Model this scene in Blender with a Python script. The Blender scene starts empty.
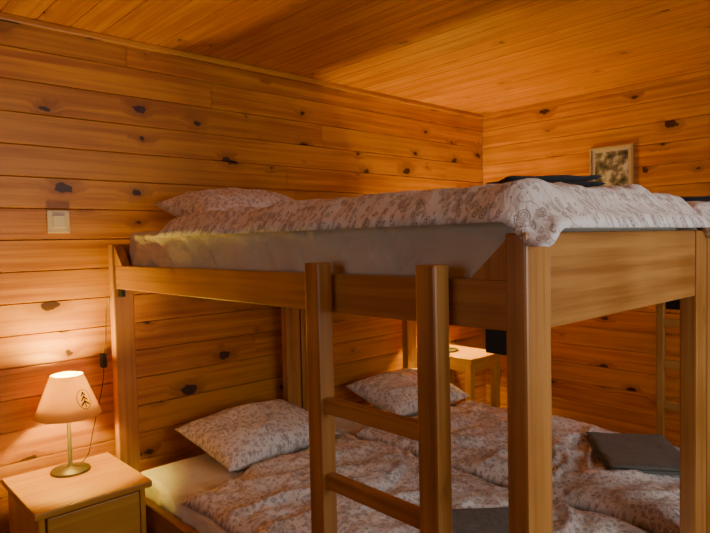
import bpy, bmesh, math, random
from mathutils import Vector, Matrix, noise
random.seed(7)
S=0.187; ZF=7.75
def V(x,y,z): return Vector((x*S,y*S,(z+ZF)*S))
col=bpy.context.scene.collection

# ---------------- materials ----------------
def newmat(name):
    m=bpy.data.materials.new(name); m.use_nodes=True
    nt=m.node_tree; b=nt.nodes['Principled BSDF']
    return m,nt,b
def N(nt,t,**kw):
    n=nt.nodes.new(t)
    for k,v in kw.items(): setattr(n,k,v)
    return n
def math_(nt,op,a,b=None,c=None,clamp=False):
    n=N(nt,'ShaderNodeMath',operation=op); n.use_clamp=clamp
    for i,v in enumerate((a,b,c)):
        if v is None: continue
        if isinstance(v,(int,float)): n.inputs[i].default_value=v
        else: nt.links.new(v,n.inputs[i])
    return n.outputs[0]
def comb(nt,x,y,z=0.0):
    n=N(nt,'ShaderNodeCombineXYZ')
    for i,v in enumerate((x,y,z)):
        if isinstance(v,(int,float)): n.inputs[i].default_value=v
        else: nt.links.new(v,n.inputs[i])
    return n.outputs[0]
def mixc(nt,f,a,b,bt='MIX'):
    n=N(nt,'ShaderNodeMix',data_type='RGBA',blend_type=bt)
    for idx,v in ((0,f),(6,a),(7,b)):
        if isinstance(v,(int,float)): n.inputs[idx].default_value=v
        elif isinstance(v,tuple): n.inputs[idx].default_value=(*v,1)
        else: nt.links.new(v,n.inputs[idx])
    return n.outputs[2]
def simple(name,c,rough=0.5,metal=0.0):
    m,nt,b=newmat(name); b.inputs['Base Color'].default_value=(*c,1)
    b.inputs['Roughness'].default_value=rough; b.inputs['Metallic'].default_value=metal
    nz=N(nt,'ShaderNodeTexNoise'); nz.inputs['Scale'].default_value=60
    mp=math_(nt,'MULTIPLY_ADD',nz.outputs[0],0.12,rough-0.06)
    nt.links.new(mp,b.inputs['Roughness'])
    return m
def wood(name,light,dark,knot_thr=0.45,rough=0.35,knotcol=(0.035,0.010,0.003),var=0.25,ks=(2.8,4.6),kr=0.19,blotch=0.9,grain=2.6):
    m,nt,b=newmat(name)
    uv=N(nt,'ShaderNodeUVMap'); uv.uv_map='UVMap'
    sp=N(nt,'ShaderNodeSeparateXYZ'); nt.links.new(uv.outputs[0],sp.inputs[0])
    u,v=sp.outputs[0],sp.outputs[1]
    at=N(nt,'ShaderNodeAttribute',attribute_name='rnd'); r=at.outputs['Fac']
    vor=N(nt,'ShaderNodeTexVoronoi',voronoi_dimensions='2D'); vor.inputs['Scale'].default_value=1
    wob=N(nt,'ShaderNodeTexNoise'); wob.inputs['Scale'].default_value=16; wob.inputs['Detail'].default_value=3; nt.links.new(uv.outputs[0],wob.inputs['Vector'])
    wc=N(nt,'ShaderNodeSeparateColor'); nt.links.new(wob.outputs['Color'],wc.inputs[0])
    w1=math_(nt,'MULTIPLY_ADD',wc.outputs[0],0.28,-0.14)
    w2=math_(nt,'MULTIPLY_ADD',wc.outputs[1],0.22,-0.11)
    nt.links.new(comb(nt,math_(nt,'MULTIPLY_ADD',u,ks[0],w1),math_(nt,'MULTIPLY_ADD',v,ks[1],w2)),vor.inputs['Vector'])
    d=vor.outputs['Distance']
    sc=N(nt,'ShaderNodeSeparateColor'); nt.links.new(vor.outputs['Color'],sc.inputs[0])
    rad=math_(nt,'MULTIPLY',math_(nt,'SUBTRACT',sc.outputs[0],knot_thr),kr)
    kn=math_(nt,'MULTIPLY',math_(nt,'SUBTRACT',rad,d),42,clamp=True)
    on=math_(nt,'GREATER_THAN',rad,0.004)
    halo=math_(nt,'MULTIPLY',math_(nt,'SUBTRACT',math_(nt,'ADD',math_(nt,'MULTIPLY',rad,2.0),0.10),d),6,clamp=True)
    halo=math_(nt,'MULTIPLY',halo,on)
    v2=math_(nt,'MULTIPLY_ADD',halo,0.03,v)
    n1=N(nt,'ShaderNodeTexNoise'); n1.inputs['Scale'].default_value=1; n1.inputs['Detail'].default_value=3
    nt.links.new(comb(nt,math_(nt,'MULTIPLY',u,1.1),math_(nt,'MULTIPLY',v2,38),math_(nt,'MULTIPLY',r,31)),n1.inputs['Vector'])
    n2=N(nt,'ShaderNodeTexNoise'); n2.inputs['Scale'].default_value=1; n2.inputs['Detail'].default_value=2
    nt.links.new(comb(nt,math_(nt,'MULTIPLY',u,5),math_(nt,'MULTIPLY',v2,260),r),n2.inputs['Vector'])
    n3=N(nt,'ShaderNodeTexNoise'); n3.inputs['Scale'].default_value=3
    nt.links.new(uv.outputs[0],n3.inputs['Vector'])
    g=math_(nt,'MULTIPLY_ADD',math_(nt,'SUBTRACT',n1.outputs[0],0.5),grain,0.42)
    g=math_(nt,'ADD',g,math_(nt,'MULTIPLY',math_(nt,'SUBTRACT',n2.outputs[0],0.5),0.7))
    g=math_(nt,'ADD',g,math_(nt,'MULTIPLY',math_(nt,'SUBTRACT',r,0.5),var*2))
    g=math_(nt,'ADD',g,math_(nt,'MULTIPLY',math_(nt,'SUBTRACT',n3.outputs[0],0.5),blotch),clamp=True)
    c=mixc(nt,g,light,dark)
    c=mixc(nt,math_(nt,'MULTIPLY',halo,0.5),c,tuple(x*0.6 for x in dark))
    c=mixc(nt,math_(nt,'MULTIPLY',kn,0.94),c,knotcol)
    br=math_(nt,'MULTIPLY_ADD',r,var,1-var*0.6)
    hs=N(nt,'ShaderNodeHueSaturation'); nt.links.new(c,hs.inputs['Color']); nt.links.new(br,hs.inputs['Value'])
    nt.links.new(hs.outputs[0],b.inputs['Base Color'])
    nt.links.new(math_(nt,'MULTIPLY_ADD',n1.outputs[0],0.15,rough),b.inputs['Roughness'])
    bp=N(nt,'ShaderNodeBump'); bp.inputs['Strength'].default_value=0.12; bp.inputs['Distance'].default_value=0.002
    nt.links.new(n2.outputs[0],bp.inputs['Height']); nt.links.new(bp.outputs[0],b.inputs['Normal'])
    return m
def fabric(name,base,pat=None,pcol2=None,rough=0.85,crinkle=0.5,cs=18):
    m,nt,b=newmat(name)
    uv=N(nt,'ShaderNodeUVMap'); uv.uv_map='UVMap'
    c=None
    if pat:
        dn=N(nt,'ShaderNodeTexNoise'); dn.inputs['Scale'].default_value=25; dn.inputs['Detail'].default_value=2
        nt.links.new(uv.outputs[0],dn.inputs['Vector'])
        va=N(nt,'ShaderNodeVectorMath',operation='MULTIPLY_ADD'); nt.links.new(dn.outputs['Color'],va.inputs[0])
        va.inputs[1].default_value=(0.03,0.03,0); nt.links.new(uv.outputs[0],va.inputs[2])
        vo=N(nt,'ShaderNodeTexVoronoi',voronoi_dimensions='2D'); vo.inputs['Scale'].default_value=48
        nt.links.new(va.outputs[0],vo.inputs['Vector'])
        sc=N(nt,'ShaderNodeSeparateColor'); nt.links.new(vo.outputs['Color'],sc.inputs[0])
        fl=math_(nt,'MULTIPLY',math_(nt,'SUBTRACT',math_(nt,'MULTIPLY_ADD',sc.outputs[0],0.45,0.10),vo.outputs['Distance']),14,clamp=True)
        ring=math_(nt,'MULTIPLY_ADD',math_(nt,'SINE',math_(nt,'MULTIPLY',vo.outputs['Distance'],34)),0.5,0.6,clamp=True)
        fl=math_(nt,'MULTIPLY',fl,ring)
        vn=N(nt,'ShaderNodeTexNoise'); vn.inputs['Scale'].default_value=19; vn.inputs['Detail'].default_value=2
        nt.links.new(uv.outputs[0],vn.inputs['Vector'])
        vine=math_(nt,'MULTIPLY',math_(nt,'SUBTRACT',0.024,math_(nt,'ABSOLUTE',math_(nt,'SUBTRACT',vn.outputs[0],0.5))),70,clamp=True)
        c=mixc(nt,math_(nt,'MULTIPLY',vine,0.6),base,pcol2)
        c=mixc(nt,math_(nt,'MULTIPLY',fl,0.8),c,pat)
        nt.links.new(c,b.inputs['Base Color'])
    else:
        tn=N(nt,'ShaderNodeTexNoise'); tn.inputs['Scale'].default_value=8; nt.links.new(uv.outputs[0],tn.inputs['Vector'])
        c=mixc(nt,tn.outputs[0],tuple(x*0.85 for x in base),base); nt.links.new(c,b.inputs['Base Color'])
    b.inputs['Roughness'].default_value=rough
    b.inputs['Specular IOR Level'].default_value=0.2
    b.inputs['Sheen Weight'].default_value=0.1
    n1=N(nt,'ShaderNodeTexNoise'); n1.inputs['Scale'].default_value=cs; n1.inputs['Detail'].default_value=4; n1.inputs['Distortion'].default_value=0.6
    nt.links.new(uv.outputs[0],n1.inputs['Vector'])
    bp=N(nt,'ShaderNodeBump'); bp.inputs['Strength'].default_value=crinkle; bp.inputs['Distance'].default_value=0.03
    nt.links.new(n1.outputs[0],bp.inputs['Height']); nt.links.new(bp.outputs[0],b.inputs['Normal'])
    return m

M_wall=wood('pine_wall',(0.66,0.285,0.022),(0.38,0.12,0.006),knot_thr=0.33,kr=.20)
M_ceil=wood('pine_ceiling',(0.74,0.31,0.020),(0.47,0.15,0.007),knot_thr=0.62,rough=0.28)
M_floor=wood('pine_floor',(0.40,0.20,0.06),(0.25,0.10,0.03),knot_thr=0.7,rough=0.4)
M_bed=wood('lacquered_bed_pine',(0.50,0.24,0.06),(0.30,0.12,0.022),knot_thr=0.88,rough=0.25,var=0.1,blotch=1.8)
M_ns=wood('nightstand_pine',(0.68,0.34,0.04),(0.52,0.225,0.022),knot_thr=0.88,rough=0.35,var=0.1)
M_floral=fabric('floral_cotton',(0.80,0.76,0.71),(0.24,0.165,0.13),(0.42,0.34,0.29),crinkle=0.45)
M_sheet=fabric('sheet_cotton',(0.72,0.68,0.55),crinkle=1.0,cs=7)
M_white=fabric('white_sheet',(0.76,0.74,0.68),crinkle=0.5,cs=9)
M_grey=fabric('grey_wool',(0.15,0.15,0.125),crinkle=0.3,cs=40)
M_dark=fabric('dark_wool',(0.03,0.035,0.037),crinkle=0.3,cs=40)
M_black=simple('black_plastic',(0.012,0.012,0.012),0.4)
M_steel=simple('brushed_steel',(0.45,0.42,0.38),0.3,0.9)
M_plate=simple('switch_plate_plastic',(0.66,0.52,0.34),0.35)
M_plate2=simple('switch_button_plastic',(0.72,0.58,0.40),0.3)
M_metalbase=simple('grey_lamp_metal',(0.14,0.13,0.11),0.45,0.5)

# ---------------- helpers ----------------
def mkobj(name,me,parent=None,mat=None):
    o=bpy.data.objects.new(name,me); col.objects.link(o)
    if mat: me.materials.append(mat)
    if parent: o.parent=parent
    return o
def empty(name):
    e=bpy.data.objects.new(name,None); col.objects.link(e); e.empty_display_size=0.1; return e
def box(name,x0,x1,y0,y1,z0,z1,mat,parent=None,bev=0.004,rot=None,grain=None):
    a=V(min(x0,x1),min(y0,y1),min(z0,z1)); c=V(max(x0,x1),max(y0,y1),max(z0,z1))
    bm=bmesh.new(); bmesh.ops.create_cube(bm,size=1)
    d=c-a; ce=(a+c)/2
    for v in bm.verts: v.co=Vector((v.co.x*d.x,v.co.y*d.y,v.co.z*d.z))
    if bev>0: bmesh.ops.bevel(bm,geom=bm.edges[:],offset=min(bev,min(d)*0.4),segments=2,affect='EDGES',profile=0.6)
    uvl=bm.loops.layers.uv.new('UVMap'); ax=grain if grain is not None else max(range(3),key=lambda i:d[i])
    o1,o2=random.random()*30,random.random()*30
    for f in bm.faces:
        n=f.normal; k=max(range(3),key=lambda i:abs(n[i]))
        for l in f.loops:
            p=l.vert.co
            if k==ax:
                oth=[i for i in range(3) if i!=k]; l[uvl].uv=(p[oth[0]]*0.2+o1,p[oth[1]]+o2)
            else:
                j=[i for i in range(3) if i not in(k,ax)][0]; l[uvl].uv=(p[ax]+o1,p[j]+k*0.07+o2)
        f.smooth=False
    me=bpy.data.meshes.new(name); bm.to_mesh(me); bm.free()
    at=me.attributes.new('rnd','FLOAT','FACE'); rv=random.random()
    at.data.foreach_set('value',[rv]*len(me.polygons))
    o=mkobj(name,me,parent,mat); o.location=ce
    if rot: o.rotation_euler=rot
    return o
def prism(name,pts,y0,y1,mat,parent):
    bm=bmesh.new(); A=[bm.verts.new(V(x,y0,z)) for x,z in pts]; B=[bm.verts.new(V(x,y1,z)) for x,z in pts]
    bm.faces.new(A); bm.faces.new(B[::-1])
    for i in range(len(pts)):
        j=(i+1)%len(pts); bm.faces.new((A[j],A[i],B[i],B[j]))
    bmesh.ops.recalc_face_normals(bm,faces=bm.faces)
    uvl=bm.loops.layers.uv.new('UVMap')
    for f in bm.faces:
        for l in f.loops: l[uvl].uv=(l.vert.co.z+3,l.vert.co.x+l.vert.co.y)
    me=bpy.data.meshes.new(name); bm.to_mesh(me); bm.free()
    at=me.attributes.new('rnd','FLOAT','FACE'); at.data.foreach_set('value',[0.5]*len(me.polygons))
    return mkobj(name,me,parent,mat)
def lathe(name,prof,cx,cy,mat,parent=None,seg=48,closed=False):
    bm=bmesh.new(); rings=[]
    for r,z in prof:
        rings.append([bm.verts.new(V(cx+r*math.cos(2*math.pi*i/seg),cy+r*math.sin(2*math.pi*i/seg),z)) for i in range(seg)])
    for a,b in zip(rings,rings[1:]):
        for i in range(seg):
            j=(i+1)%seg; bm.faces.new((a[i],a[j],b[j],b[i]))
    if closed:
        bm.faces.new(rings[0][::-1]); bm.faces.new(rings[-1])
    for f in bm.faces: f.smooth=True
    bmesh.ops.recalc_face_normals(bm,faces=bm.faces)
    me=bpy.data.meshes.new(name); bm.to_mesh(me); bm.free()
    return mkobj(name,me,parent,mat)
def tube(name,pts,r,mat,parent=None):
    cu=bpy.data.curves.new(name,'CURVE'); cu.dimensions='3D'; cu.bevel_depth=r; cu.bevel_resolution=3
    sp=cu.splines.new('NURBS'); sp.points.add(len(pts)-1)
    for p,q in zip(sp.points,pts): p.co=(*V(*q),1)
    sp.use_endpoint_u=True; sp.order_u=3
    o=bpy.data.objects.new(name,cu); col.objects.link(o); cu.materials.append(mat)
    if parent:o.parent=parent
    return o

def planks(name,O,A,B,Nn,LA,LB,pw,mat,hole=None,lens=(4.2,7.0),thick=0.06,phase=0.0):
    """O corner (world m), A along boards, B across, Nn into the room"""
    bm=bmesh.new(); uvl=bm.loops.layers.uv.new('UVMap'); rl=bm.faces.layers.float.new('rnd')
    flip=A.cross(B).dot(Nn)<0
    ch=0.0035; dp=0.007; segs=[]
    b=-phase*pw
    while b<LB-1e-4:
        b0=max(b,0); b1=min(b+pw,LB)
        ivs=[(0,LA)]
        if hole and b1>hole[2]+1e-3 and b0<hole[3]-1e-3: ivs=[(0,hole[0]),(hole[1],LA)]
        for i0,i1 in ivs:
            a=i0; first=True
            while a<i1-1e-4:
                L=random.uniform(*lens)
                if first: L*=random.uniform(0.3,1); first=False
                a1=min(a+L,i1)
                if i1-a1<0.3: a1=i1
                segs.append((a,a1,b0,b1)); a=a1
        b+=pw
    def quad(ps,r,o1,o2):
        vs=[bm.verts.new(O+A*p[0]+B*p[1]+Nn*p[2]) for p in ps]
        if flip: vs=vs[::-1]; ps=ps[::-1]
        f=bm.faces.new(vs); f[rl]=r
        for l,p in zip(f.loops,ps): l[uvl].uv=(p[0]+o1,p[1]+o2)
    for a0,a1,b0,b1 in segs:
        r=random.random(); o1=random.random()*40; o2=random.random()*40
        e=0.0012
        quad([(a0+e,b0+ch,0),(a1-e,b0+ch,0),(a1-e,b1-ch,0),(a0+e,b1-ch,0)],r,o1,o2)
        quad([(a0+e,b0,-dp),(a1-e,b0,-dp),(a1-e,b0+ch,0),(a0+e,b0+ch,0)],r*0.3,o1,o2)
        quad([(a0+e,b1-ch,0),(a1-e,b1-ch,0),(a1-e,b1,-dp),(a0+e,b1,-dp)],r*0.3,o1,o2)
        quad([(a0,b0,-dp),(a1,b0,-dp),(a1,b1,-dp),(a0,b1,-dp)],0,o1,o2)
        quad([(a0,b1,-thick),(a1,b1,-thick),(a1,b0,-thick),(a0,b0,-thick)],0,o1,o2)
    me=bpy.data.meshes.new(name); bm.to_mesh(me); bm.free()
    return mkobj(name,me,None,mat)

# ---------------- room ----------------
XL,XR,YB,YR,ZC=-15.2,6.5,-8.0,21.65,5.2
ex,ey,ez=Vector((1,0,0)),Vector((0,1,0)),Vector((0,0,1))
LX=(XR-XL)*S; LY=(YR-YB)*S; LZ=(ZC+ZF)*S
planks('wall_left',V(XL,YB,-ZF),ey,ez,ex,LY,LZ,0.135,M_wall)
planks('wall_right',V(XL,YR,-ZF),ex,ez,-ey,LX,LZ,0.135,M_wall)
bx0_,bx1_,bz0_,bz1_=-9.0,-3.0,-2.5,3.2
planks('wall_back',V(XL,YB,-ZF),ex,ez,ey,LX,LZ,0.135,M_wall,hole=((bx0_-XL)*S,(bx1_-XL)*S,(bz0_+ZF)*S,(bz1_+ZF)*S))
wy0,wy1,wz0,wz1=3.0,14.0,-2.8,3.8
planks('wall_front',V(XR,YB,-ZF),ey,ez,-ex,LY,LZ,0.135,M_wall,hole=((wy0-YB)*S,(wy1-YB)*S,(wz0+ZF)*S,(wz1+ZF)*S))
planks('ceiling',V(XL,YB,ZC),ex,ey,-ez,LX,LY,0.135,M_ceil,lens=(2.5,4.5))
planks('floor',V(XL,YB,-ZF),ex,ey,ez,LX,LY,0.12,M_floor)
box('trim_1',XL,XL+.12,YB,YR,ZC-.16,ZC,M_wall,bev=0.006)
box('trim_2',XL,XR,YR-.12,YR,ZC-.16,ZC,M_wall,bev=0.006)
box('baseboard_left',XL,XL+.08,YB,YR,-ZF,-ZF+.4,M_wall)
box('baseboard_right',XL,XR,YR-.08,YR,-ZF,-ZF+.4,M_wall)
w=empty('window_1')
t=.28
for nm,a in (('frame_bottom',(wy0,wy1,wz0-.05,wz0+t)),('frame_top',(wy0,wy1,wz1-t,wz1+.05)),('frame_side_1',(wy0-.05,wy0+t,wz0,wz1)),('frame_side_2',(wy1-t,wy1+.05,wz0,wz1)),('mullion',((wy0+wy1)/2-.12,(wy0+wy1)/2+.12,wz0,wz1))):
    box(nm,XR-.05,XR+.3,*a,M_ns,w)
w=empty('fill_window')  # added unseen opening, only there to brighten the camera-side bed faces
for nm,a in (('frame_bottom',(bx0_,bx1_,bz0_-.05,bz0_+t)),('frame_top',(bx0_,bx1_,bz1_-t,bz1_+.05)),('frame_side_1',(bx0_-.05,bx0_+t,bz0_,bz1_)),('frame_side_2',(bx1_-t,bx1_+.05,bz0_,bz1_)),('mullion',((bx0_+bx1_)/2-.12,(bx0_+bx1_)/2+.12,bz0_,bz1_))):
    box(nm,a[0],a[1],YB-.3,YB+.05,a[2],a[3],M_ns,w)

# ---------------- soft things ----------------
def sm(a,b,x):
    t=max(0,min(1,(x-a)/(b-a))); return t*t*(3-2*t)
def fbm(p,seed,oct=3):
    return noise.fractal(Vector((p[0]+seed*13.1,p[1]-seed*7.7,(p[2] if len(p)>2 else 0)+seed)),1.0,2.0,oct)
def ridged(x,y,seed):
    q=noise.noise(Vector((x*.45+seed*3,y*.45,seed)))*1.6
    n=noise.noise(Vector((x*.9+q+seed*9,y*.55+q,seed*2.3)))
    return (1-min(1,abs(n)*3.2))
def duvet(name,x0,x1,y0,y1,mx,my,zb,th,seed,drop=.22,nx=150,ny=76,wr=.13,skew=0,mat=None,parent=None,fdrop=None,grow=0.0):
    fdrop=drop if fdrop is None else fdrop
    bm=bmesh.new(); uvl=bm.loops.layers.uv.new('UVMap')
    def P(i,j,top):
        s=-1+2*i/nx; t=-1+2*j/ny
        x=x0+(x1-x0)*(i/nx); y=y0+(y1-y0)*(j/ny)
        dr=-drop*(sm(0,.3,my[0]-y)+sm(0,.3,y-my[1]))-fdrop*sm(0,.4,x-mx[1])
        x+= .16*fbm((y*.8,s*.5),seed+1)*abs(s)**3; y+= .10*fbm((x*.7,t*.5),seed+2)*abs(t)**6
        if s<0: x+=skew*t*abs(s)
        e=(max(0,1-abs(s)**20)**.5)*(max(0,1-abs(t)**12)**.5)
        bz=zb+dr
        if top:
            tt=th+grow*(i/nx)
            z=bz+e*(tt*(0.8+.22*fbm((x*.4,y*.4),seed))+wr*.8*ridged(x*.8,y*.8,seed)+wr*.4*ridged(y*1.4,x*1.1,seed+5)+.03*fbm((x*2,y*2),seed,3))
        else: z=bz
        return V(x,y,max(z,bz))
    T=[[None]*(ny+1) for _ in range(nx+1)]; Bt=[[None]*(ny+1) for _ in range(nx+1)]
    for i in range(nx+1):
        for j in range(ny+1):
            T[i][j]=bm.verts.new(P(i,j,True))
            bd=i in(0,nx) or j in(0,ny)
            Bt[i][j]=T[i][j] if bd else bm.verts.new(P(i,j,False))
    for i in range(nx):
        for j in range(ny):
            for G,fl in((T,False),(Bt,True)):
                q=[(i,j),(i+1,j),(i+1,j+1),(i,j+1)]
                if fl:q=q[::-1]
                try:f=bm.faces.new([G[a][b] for a,b in q])
                except ValueError: continue
                f.smooth=True
                for l,(a,b) in zip(f.loops,q): l[uvl].uv=(a/nx*abs(x1-x0)*S+seed,b/ny*abs(y1-y0)*S)
    me=bpy.data.meshes.new(name); bm.to_mesh(me); bm.free()
    return mkobj(name,me,parent,mat or M_floral)
def pillow(name,cx,cy,zb,lx,ly,h,seed,rz=0,tilt=0,mat=None):
    bm=bmesh.new(); uvl=bm.loops.layers.uv.new('UVMap'); n=44
    G={}
    for sd in(1,-1):
        for i in range(n+1):
            for j in range(n+1):
                s=-1+2*i/n; t=-1+2*j/n
                bd=i in(0,n) or j in(0,n)
                if bd and sd==-1: G[(sd,i,j)]=G[(1,i,j)]; continue
                pin=1-.09*(1-t*t)*abs(s)**2; pin2=1-.09*(1-s*s)*abs(t)**2
                x=s*lx/2*pin; y=t*ly/2*pin2
                prof=(max(0,1-abs(s)**2.6)*max(0,1-abs(t)**2.6))**.55
                zz=h/2*prof*sd
                if sd==1: zz+=prof*(.06*ridged(x*1.2,y*1.2,seed)+.06*fbm((x*1.0,y*1.0),seed))
                else: zz=max(zz,-h*.30) 
                G[(sd,i,j)]=bm.verts.new(Vector((x,y,zz))*S)
        for i in range(n):
            for j in range(n):
                q=[(i,j),(i+1,j),(i+1,j+1),(i,j+1)]
                if sd==-1:q=q[::-1]
                f=bm.faces.new([G[(sd,a,b)] for a,b in q]); f.smooth=True
                for l,(a,b) in zip(f.loops,q): l[uvl].uv=(a/n*lx*S+seed+sd,b/n*ly*S)
    me=bpy.data.meshes.new(name); bm.to_mesh(me); bm.free()
    o=mkobj(name,me,None,mat or M_floral)
    o.rotation_euler=(0,tilt,rz)
    o.location=V(cx,cy,zb+h*.30+abs(math.sin(tilt))*lx*.42)
    return o
def softbox(name,x0,x1,y0,y1,z0,z1,mat,parent,seed,amp=.03):
    bm=bmesh.new()
    a=V(x0,y0,z0); c=V(x1,y1,z1); ce=(a+c)/2
    nx=150; r=.13
    uvl=bm.loops.layers.uv.new('UVMap')
    H=(z1-z0); prof=[]; W=(y1-y0)
    def arc(cy,cz,a0,a1):
        for k in range(5):
            t=a0+(a1-a0)*k/4; prof.append((cy+r*math.cos(t),cz+r*math.sin(t)))
    def line(p,q,n):
        for k in range(1,n): prof.append((p[0]+(q[0]-p[0])*k/n,p[1]+(q[1]-p[1])*k/n))
    hw,hh=W/2,H/2
    arc(-hw+r,-hh+r,1.5*math.pi,math.pi); line((-hw,-hh+r),(-hw,hh-r),10)
    arc(-hw+r,hh-r,math.pi,.5*math.pi); line((-hw+r,hh),(hw-r,hh),22)
    arc(hw-r,hh-r,.5*math.pi,0); line((hw,hh-r),(hw,-hh+r),10)
    arc(hw-r,-hh+r,0,-.5*math.pi); line((hw-r,-hh),(-hw+r,-hh),8)
    m=len(prof); L=(x1-x0); rings=[]
    cum=[0]
    for j in range(m):
        p,q=prof[j],prof[(j+1)%m]; cum.append(cum[-1]+math.hypot(p[0]-q[0],p[1]-q[1])*S)
    for i in range(nx+1):
        x=-L/2+L*i/nx; q=min(L/2-abs(x),r)/r; sc=1-(1-math.sqrt(max(0,1-(1-q)**2)))*r/hh
        row=[]
        for (y,z) in prof:
            w_=0
            if abs(y)>hw-.02:
                tz=(z+hh)/H
                w_=amp*(ridged(x*1.1+z*.9,z*1.5,seed)*.7+ .5*fbm((x*1.4+z*1.2,z*1.2),seed,3))*math.sin(math.pi*max(0,min(1,tz)))
            yy=y+(w_ if y>0 else -w_)
            zz=z*sc+(amp*.3*fbm((x*.6,y*.6),seed) if z>hh-.01 else 0)
            row.append(bm.verts.new(Vector((x,yy*(1-(1-sc)*.3),zz))*S))
        rings.append(row)
    for i in range(nx):
        for j in range(m):
            k=(j+1)%m
            f=bm.faces.new((rings[i][j],rings[i][k],rings[i+1][k],rings[i+1][j])); f.smooth=True
            us=[(i,j),(i,j+1),(i+1,j+1),(i+1,j)]
            for l,(p,q) in zip(f.loops,us): l[uvl].uv=(p/nx*L*S+seed,cum[q])
    for row,fl in((rings[0],True),(rings[-1],False)):
        f=bm.faces.new(row[::-1] if fl else row)
        for l in f.loops: l[uvl].uv=(l.vert.co.y,l.vert.co.z)
    bmesh.ops.recalc_face_normals(bm,faces=bm.faces)
    me=bpy.data.meshes.new(name); bm.to_mesh(me); bm.free()
    o=mkobj(name,me,parent,mat); o.location=ce; return o
def folded_blanket(cx,cy,zb,lx,ly,rz,mat,layers=3,lh=.07):
    e=empty('folded_blanket'); e.location=V(cx,cy,zb); e.rotation_euler=(0,0,rz)
    for k in range(layers):
        bm=bmesh.new(); uvl=bm.loops.layers.uv.new('UVMap'); nx,ny=26,22
        sh=1-.03*k
        T={}
        for sd in(1,0):
            for i in range(nx+1):
                for j in range(ny+1):
                    s=-1+2*i/nx;t=-1+2*j/ny
                    if sd==0 and (i in(0,nx) or j in(0,ny)): T[(0,i,j)]=T[(1,i,j)]; continue
                    ed=(max(0,1-abs(s)**14)*max(0,1-abs(t)**14))**.5
                    x=s*lx/2*sh*(1+.02*fbm((t,k*3.),3)); y=t*ly/2*sh*(1+.03*fbm((s,k*5.),4))
                    mid=lh*(k+.5)+.05*fbm((x*.8,y*.8),k)*(k/ max(1,layers))
                    z=mid+(lh*.5*ed+(.03*fbm((x*1.5,y*1.5),9) if k==layers-1 else 0)*ed)*(1 if sd else -1)
                    T[(sd,i,j)]=bm.verts.new(Vector((x,y,z))*S)
        for sd in(1,0):
            for i in range(nx):
                for j in range(ny):
                    q=[(i,j),(i+1,j),(i+1,j+1),(i,j+1)]
                    if sd==0:q=q[::-1]
                    f=bm.faces.new([T[(sd,a,b)] for a,b in q]); f.smooth=True
                    for l,(a,b) in zip(f.loops,q): l[uvl].uv=(a/nx*lx*S+k,b/ny*ly*S)
        me=bpy.data.meshes.new('fold'); bm.to_mesh(me); bm.free()
        mkobj('fold_%d'%(k+1),me,e,mat)
    return e

# ---------------- bunk beds ----------------
def ladder(parent,x0,x1,y0,y1,ztop,rw=.3):
    for i,(a,b) in enumerate(((x0,x0+rw),(x1-rw,x1))):
        box('ladder_rail_%d'%(i+1),a,b,y0,y1,-ZF,ztop,M_bed,parent,bev=.006)
    for i in range(1,6):
        z=-1.10-1.07*i
        ym=(y0+y1)/2
        box('ladder_rung_%d'%(i),x0+rw-.02,x1-rw+.02,ym-.07,ym+.07,z-.22,z,M_bed,parent,bev=.005)
def bunk(y0,y1,front,lx):
    e=empty('bunk_bed')
    XH0,XH1,XF0,XF1=-14.65,-14.39,-3.60,-3.34
    pt=.5; top=.05
    for i,(a,b) in enumerate(((XH0,XH1),(XF0,XF1))):
        for j,(c,d) in enumerate(((y0,y0+pt),(y1-pt,y1))):
            box('post_%d'%(i*2+j+1),a,b,c,d,-ZF,top,M_bed,e,bev=.006)
    box('headboard_upper',XH0+.04,XH1-.04,y0+pt,y1-pt,-1.0,top,M_bed,e)
    box('footboard_upper',XF0+.08,XF1-.02,y0+pt,y1-pt,-1.0,top,M_bed,e)
    box('headboard_lower',XH0+.04,XH1-.04,y0+pt,y1-pt,-6.7,-5.7,M_bed,e)
    box('footboard_lower',XF0+.08,XF1-.02,y0+pt,y1-pt,-6.7,-5.75,M_bed,e)
    for j,(c,d) in enumerate(((y0+.06,y0+.26),(y1-.26,y1-.06))):
        box('side_rail_upper_%d'%(j+1),XH1,XF0,c,d,-1.01,-.46,M_bed,e)
        box('side_rail_lower_%d'%(j+1),XH1,XF0,c,d,-6.75,-5.85,M_bed,e)
        prism('gusset_head_%d'%(j+1),[(XH1,-.46),(XH1+.42,-.46),(XH1,0.0)],c,d,M_bed,e)
        prism('gusset_foot_%d'%(j+1),[(XF0,-.46),(XF0-.5,-.46),(XF0,0.0)],c,d,M_bed,e)
        box('bracket_%d'%(j*2+1),XH1+.01,XH1+.2,c+.05,d-.05,-1.2,-1.01,M_black,e,bev=.002)
        box('bracket_%d'%(j*2+2),XF0-.3,XF0-.02,c+.0,d+.02,-1.27,-1.01,M_black,e,bev=.002)
    for k in range(14):
        x=-14.1+k*.78
        box('slat_upper_%d'%(k+1),x,x+.4,y0+.26,y1-.26,-1.0,-.9,M_ns,e,bev=.002)
        box('slat_lower_%d'%(k+1),x,x+.4,y0+.26,y1-.26,-6.5,-6.4,M_ns,e,bev=.002)
    if front: ladder(e,lx,lx+2.37,y0-.26,y0+.0,-.29)
    else: ladder(e,lx,lx+2.37,y1-.04,y1+.14,-.29,rw=.18)
    for nm,z0,z1,mt in (('mattress',-.9,.33,M_sheet),('mattress',-6.4,-5.5,M_white)):
        softbox(nm,-14.33,-3.66,y0+.36,y1-.36,z0,z1,mt,None,z0+y0,amp=.12)
    return e
bunk(5.5,11.03,True,-6.71)
bunk(11.08,16.3,False,-6.12)

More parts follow.
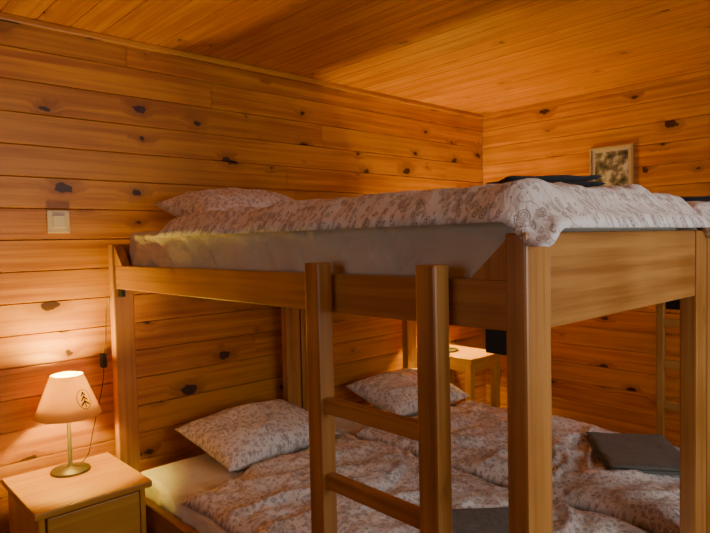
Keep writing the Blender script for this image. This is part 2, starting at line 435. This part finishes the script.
mx=(-14.3,-3.62)
duvet('duvet',-12.0,-3.10,5.46,10.98,mx,(5.84,10.7),.36,.24,1.3,drop=.19,fdrop=.27,wr=.11,grow=.04)
duvet('duvet',-12.0,-3.12,11.12,16.1,mx,(11.3,15.95),.36,.22,2.7,drop=.10,fdrop=.27,wr=.07)
duvet('duvet',-12.1,-3.72,5.84,11.05,mx,(5.95,11.3),-5.49,.26,3.9,drop=.1,wr=.18,skew=-.25)
duvet('duvet',-12.1,-3.72,11.2,16.0,mx,(11.3,16.0),-5.49,.28,5.2,drop=.1,wr=.18,skew=.2)

pillow('pillow',-13.15,8.4,.36,2.5,3.7,1.0,1,rz=.03,tilt=.16)
pillow('pillow',-13.15,13.5,.36,2.5,3.5,.72,2,rz=-.04,tilt=.10)
pillow('pillow',-13.35,8.8,-5.49,2.5,3.6,1.0,3,rz=.06,tilt=.20)
pillow('pillow',-13.3,14.6,-5.49,2.5,3.4,1.0,4,rz=-.05,tilt=.20)

folded_blanket(-5.80,14.3,-5.18,2.5,1.9,math.radians(-52),M_grey,layers=2,lh=.08)
folded_blanket(-5.9,8.3,-5.18,2.3,1.8,math.radians(-40),M_grey,layers=2,lh=.08)
folded_blanket(-5.25,8.9,.72,1.9,1.5,math.radians(-40),M_dark,layers=2,lh=.10)
folded_blanket(-4.6,14.0,.60,2.1,1.6,math.radians(20),M_dark,layers=2,lh=.08)

# ---------------- nightstand ----------------
def nightstand(x0,x1,y0,y1,zt):
    e=empty('nightstand')
    box('top',x0,x1,y0,y1,zt-.14,zt,M_ns,e,grain=1)
    bx0,bx1,by0,by1=x0+.06,x1-.14,y0+.1,y1-.1
    box('side_1',bx0,bx1,by0,by0+.12,-ZF,zt-.14,M_ns,e,grain=2)
    box('side_2',bx0,bx1,by1-.12,by1,-ZF,zt-.14,M_ns,e,grain=2)
    box('back',bx0,bx0+.08,by0+.12,by1-.12,-ZF+.2,zt-.14,M_ns,e)
    box('bottom',bx0+.08,bx1-.03,by0+.12,by1-.12,-ZF+.3,-ZF+.42,M_ns,e)
    zz=zt-.20
    for k,h in enumerate((1.30,.78)):
        zb=zz; za=zz-h; zz=za-.05
        box('drawer_%d'%(k+1),bx1-.1,bx1+.04,by0+.15,by1-.15,za,zb,M_ns,e,grain=1)
        o=lathe('knob_%d'%(k+1),[(.0,0),(.05,0),(.05,.06),(.10,.10),(.10,.14),(.0,.17)],0,0,M_steel,e,seg=20)
        o.data.transform(Matrix.Translation((0,0,-ZF*S)))
        o.location=V(bx1+.04,(by0+by1)/2,(za+zb)/2-.1); o.rotation_euler=(0,math.pi/2,0)
nightstand(-14.95,-12.42,3.1,5.42,-5.05)

e=empty('side_table')
tx0,tx1,ty0,ty1,tz=-15.1,-12.5,17.0,18.95,-4.2
box('top',tx0,tx1,ty0,ty1,tz-.16,tz,M_ns,e)
for i,(a,b) in enumerate(((tx0+.1,ty0+.08),(tx1-.36,ty0+.08),(tx0+.1,ty1-.34),(tx1-.36,ty1-.34))):
    box('leg_%d'%(i+1),a,a+.26,b,b+.26,-ZF,tz-.16,M_ns,e)
box('apron_1',tx1-.2,tx1-.1,ty0+.3,ty1-.3,tz-.5,tz-.16,M_ns,e)
box('apron_2',tx0+.3,tx1-.3,ty0+.12,ty0+.22,tz-.5,tz-.16,M_ns,e)
box('apron_3',tx0+.3,tx1-.3,ty1-.22,ty1-.12,tz-.5,tz-.16,M_ns,e)

# ---------------- table lamps ----------------
msh,nt,b=newmat('lampshade_linen')
b.inputs['Base Color'].default_value=(0.80,0.56,0.18,1); b.inputs['Roughness'].default_value=.9
tr=N(nt,'ShaderNodeBsdfTranslucent'); tr.inputs[0].default_value=(0.90,0.66,0.22,1)
wv=N(nt,'ShaderNodeTexNoise'); wv.inputs['Scale'].default_value=250
bp=N(nt,'ShaderNodeBump'); bp.inputs['Strength'].default_value=.3; bp.inputs['Distance'].default_value=.001
nt.links.new(wv.outputs[0],bp.inputs['Height']); nt.links.new(bp.outputs[0],b.inputs['Normal'])
mx_=N(nt,'ShaderNodeMixShader'); mx_.inputs[0].default_value=.42
nt.links.new(b.outputs[0],mx_.inputs[1]); nt.links.new(tr.outputs[0],mx_.inputs[2])
nt.links.new(mx_.outputs[0],nt.nodes['Material Output'].inputs[0])
mbulb,nt,b=newmat('bulb_glass'); b.inputs['Emission Color'].default_value=(1,.6,.24,1); b.inputs['Emission Strength'].default_value=12
def lamp(cx,cy,zt,power,logo_ang):
    e=empty('table_lamp')
    lathe('base',[(0.001,zt+.005),(.41,zt+.005),(.42,zt+.03),(.40,zt+.06),(.10,zt+.10),(.045,zt+.14),(.04,zt+1.5),(.001,zt+1.51)],cx,cy,M_metalbase,e)
    z0,z1,r0,r1=zt+1.28,zt+2.2,.70,.34
    lathe('shade',[(r0,z0),(r1,z1),(r1-.012,z1),(r0-.012,z0),(r0,z0)],cx,cy,msh,e,seg=64)
    lathe('socket',[(.001,zt+1.45),(.1,zt+1.45),(.1,zt+1.62),(.001,zt+1.62)],cx,cy,M_black,e,seg=20)
    lathe('bulb',[(.001,zt+1.62),(.08,zt+1.66),(.13,zt+1.76),(.10,zt+1.86),(.001,zt+1.90)],cx,cy,mbulb,e,seg=20)
    for k in range(3):
        a=k*2.094
        tube('spider_%d'%(k+1),[(cx,cy,z1-.25),(cx+(r1-.02)*.5*math.cos(a),cy+(r1-.02)*.5*math.sin(a),z1-.12),(cx+(r1-.01)*math.cos(a),cy+(r1-.01)*math.sin(a),z1-.01)],.0015,M_metalbase,e)
    bm=bmesh.new()
    def SP(p,q):
        t=(q+.4)/.92; r=r0+(r1-r0)*t+.012; a=logo_ang+p/r
        return V(cx+r*math.cos(a),cy+r*math.sin(a),z0+(z1-z0)*t)
    def poly(ps): bm.faces.new([bm.verts.new(SP(*p)) for p in ps])
    k_=.8
    for k in range(3):
        q=(-.12+k*.12)*k_; w_=(.14-.032*k)*k_
        for s in(-1,1):
            poly([(0,q+.09),(s*w_,q),(s*w_*.8,q-.025),(0,q+.045)])
    poly([(-.01,-.16),(.01,-.16),(.01,.17),(-.01,.17)])
    for k in range(28):
        a,b2=2*math.pi*k/28,2*math.pi*(k+1)/28
        poly([(.17*math.cos(a),.01+.21*math.sin(a)),(.17*math.cos(b2),.01+.21*math.sin(b2)),(.157*math.cos(b2),.01+.197*math.sin(b2)),(.157*math.cos(a),.01+.197*math.sin(a))])
    me=bpy.data.meshes.new('emblem'); bm.to_mesh(me); bm.free()
    mkobj('emblem',me,e,M_ink)
    ld=bpy.data.lights.new('bulb_light','POINT'); ld.energy=power; ld.color=(1,.66,.07); ld.shadow_soft_size=.03
    lo=bpy.data.objects.new('bulb_light',ld); col.objects.link(lo); lo.location=V(cx,cy,zt+2.0); lo.parent=e
M_ink=simple('dark_ink',(0.03,0.03,0.02),.8)
lamp(-14.30,4.35,-5.05,42,math.radians(20))
lamp(-14.2,17.8,-4.19,85,0)

c=empty('lamp_cord')
tube('cord',[(-14.3,4.5,-4.98),(-14.75,4.9,-5.0),(-15.02,5.05,-4.75),(-15.05,5.25,-4.0),(-15.02,5.42,-3.3),(-14.95,5.42,-2.7),(-14.85,5.46,-2.2),(-14.75,5.44,-1.5),(-14.5,5.44,-1.2)],.0022,M_black,c)
box('inline_switch',-15.02,-14.86,5.34,5.46,-2.95,-2.6,M_black,c)

e=empty('wall_switch')
box('plate',XL,XL+.05,4.33,4.83,.34,.88,M_plate,e,bev=.003)
box('socket_face',XL+.05,XL+.07,4.45,4.71,.47,.75,M_plate2,e,bev=.002)
for i,(y,z) in enumerate(((4.38,.83),(4.78,.83),(4.38,.39),(4.78,.39))):
    box('screw_%d'%(i+1),XL+.05,XL+.06,y-.015,y+.015,z-.015,z+.015,M_steel,e,bev=.001)

e=empty('picture_frame')
px0,px1,pz0,pz1=-10.45,-8.85,1.5,3.2; f=.08
M_frame=wood('frame_wood',(0.45,0.33,0.2),(0.3,0.2,0.11),knot_thr=1)
for nm,a in (('rail_bottom',(px0,px1,pz0,pz0+f)),('rail_top',(px0,px1,pz1-f,pz1)),('rail_1',(px0,px0+f,pz0+f,pz1-f)),('rail_2',(px1-f,px1,pz0+f,pz1-f))):
    box(nm,a[0],a[1],YR-.12,YR,a[2],a[3],M_frame,e)
M_mat=simple('passepartout_card',(0.55,0.47,0.36),.8)
box('mat_board',px0+f,px1-f,YR-.05,YR-.01,pz0+f,pz1-f,M_mat,e,bev=0)
mp,nt,b=newmat('landscape_print')
tc=N(nt,'ShaderNodeTexCoord'); n1=N(nt,'ShaderNodeTexNoise'); n1.inputs['Scale'].default_value=16; n1.inputs['Detail'].default_value=6
nt.links.new(tc.outputs['Object'],n1.inputs['Vector'])
rp=N(nt,'ShaderNodeValToRGB'); nt.links.new(n1.outputs[0],rp.inputs[0])
rp.color_ramp.elements[0].position=.36; rp.color_ramp.elements[0].color=(.05,.06,.06,1)
rp.color_ramp.elements[1].position=.62; rp.color_ramp.elements[1].color=(.55,.55,.52,1)
x=rp.color_ramp.elements.new(.5); x.color=(.2,.18,.15,1)
nt.links.new(rp.outputs[0],b.inputs['Base Color']); b.inputs['Roughness'].default_value=.25
box('print',px0+f+.12,px1-f-.12,YR-.065,YR-.05,pz0+f+.12,pz1-f-.12,mp,e,bev=0)

# ---------------- light ----------------
def area(nm,loc,dr,sx,sy,en):
    ld=bpy.data.lights.new(nm,'AREA'); ld.shape='RECTANGLE'; ld.size=sx*S; ld.size_y=sy*S; ld.energy=en; ld.color=(.98,.98,1)
    lo=bpy.data.objects.new(nm,ld); col.objects.link(lo); lo.location=loc
    lo.rotation_euler=Vector(dr).to_track_quat('-Z','Y').to_euler()
area('window_daylight',V(XR+.6,(wy0+wy1)/2,(wz0+wz1)/2),(-1,0,0),wy1-wy0,wz1-wz0,40)
area('fill_light_back',V((bx0_+bx1_)/2,YB-.6,(bz0_+bz1_)/2),(0,1,0),bx1_-bx0_,bz1_-bz0_,6.0)  # added cool fill from behind the camera for the near mattress sides
wd=bpy.data.worlds.new('World'); bpy.context.scene.world=wd; wd.use_nodes=True
nt=wd.node_tree; bg=nt.nodes['Background']; sk=N(nt,'ShaderNodeTexSky'); sk.sky_type='HOSEK_WILKIE'; nt.links.new(sk.outputs[0],bg.inputs[0]); bg.inputs[1].default_value=.25

# ---------------- camera ----------------
cd=bpy.data.cameras.new('camera'); cam=bpy.data.objects.new('camera',cd); col.objects.link(cam)
R=Matrix(((.6804,-.0158,.7327),(.7324,.0451,-.6795),(-.0223,.9989,.0423)))
cam.matrix_world=Matrix.Translation(V(0,0,0))@R.to_4x4()
cd.sensor_width=36; cd.lens=603/710*36; cd.clip_start=.02
bpy.context.scene.camera=cam
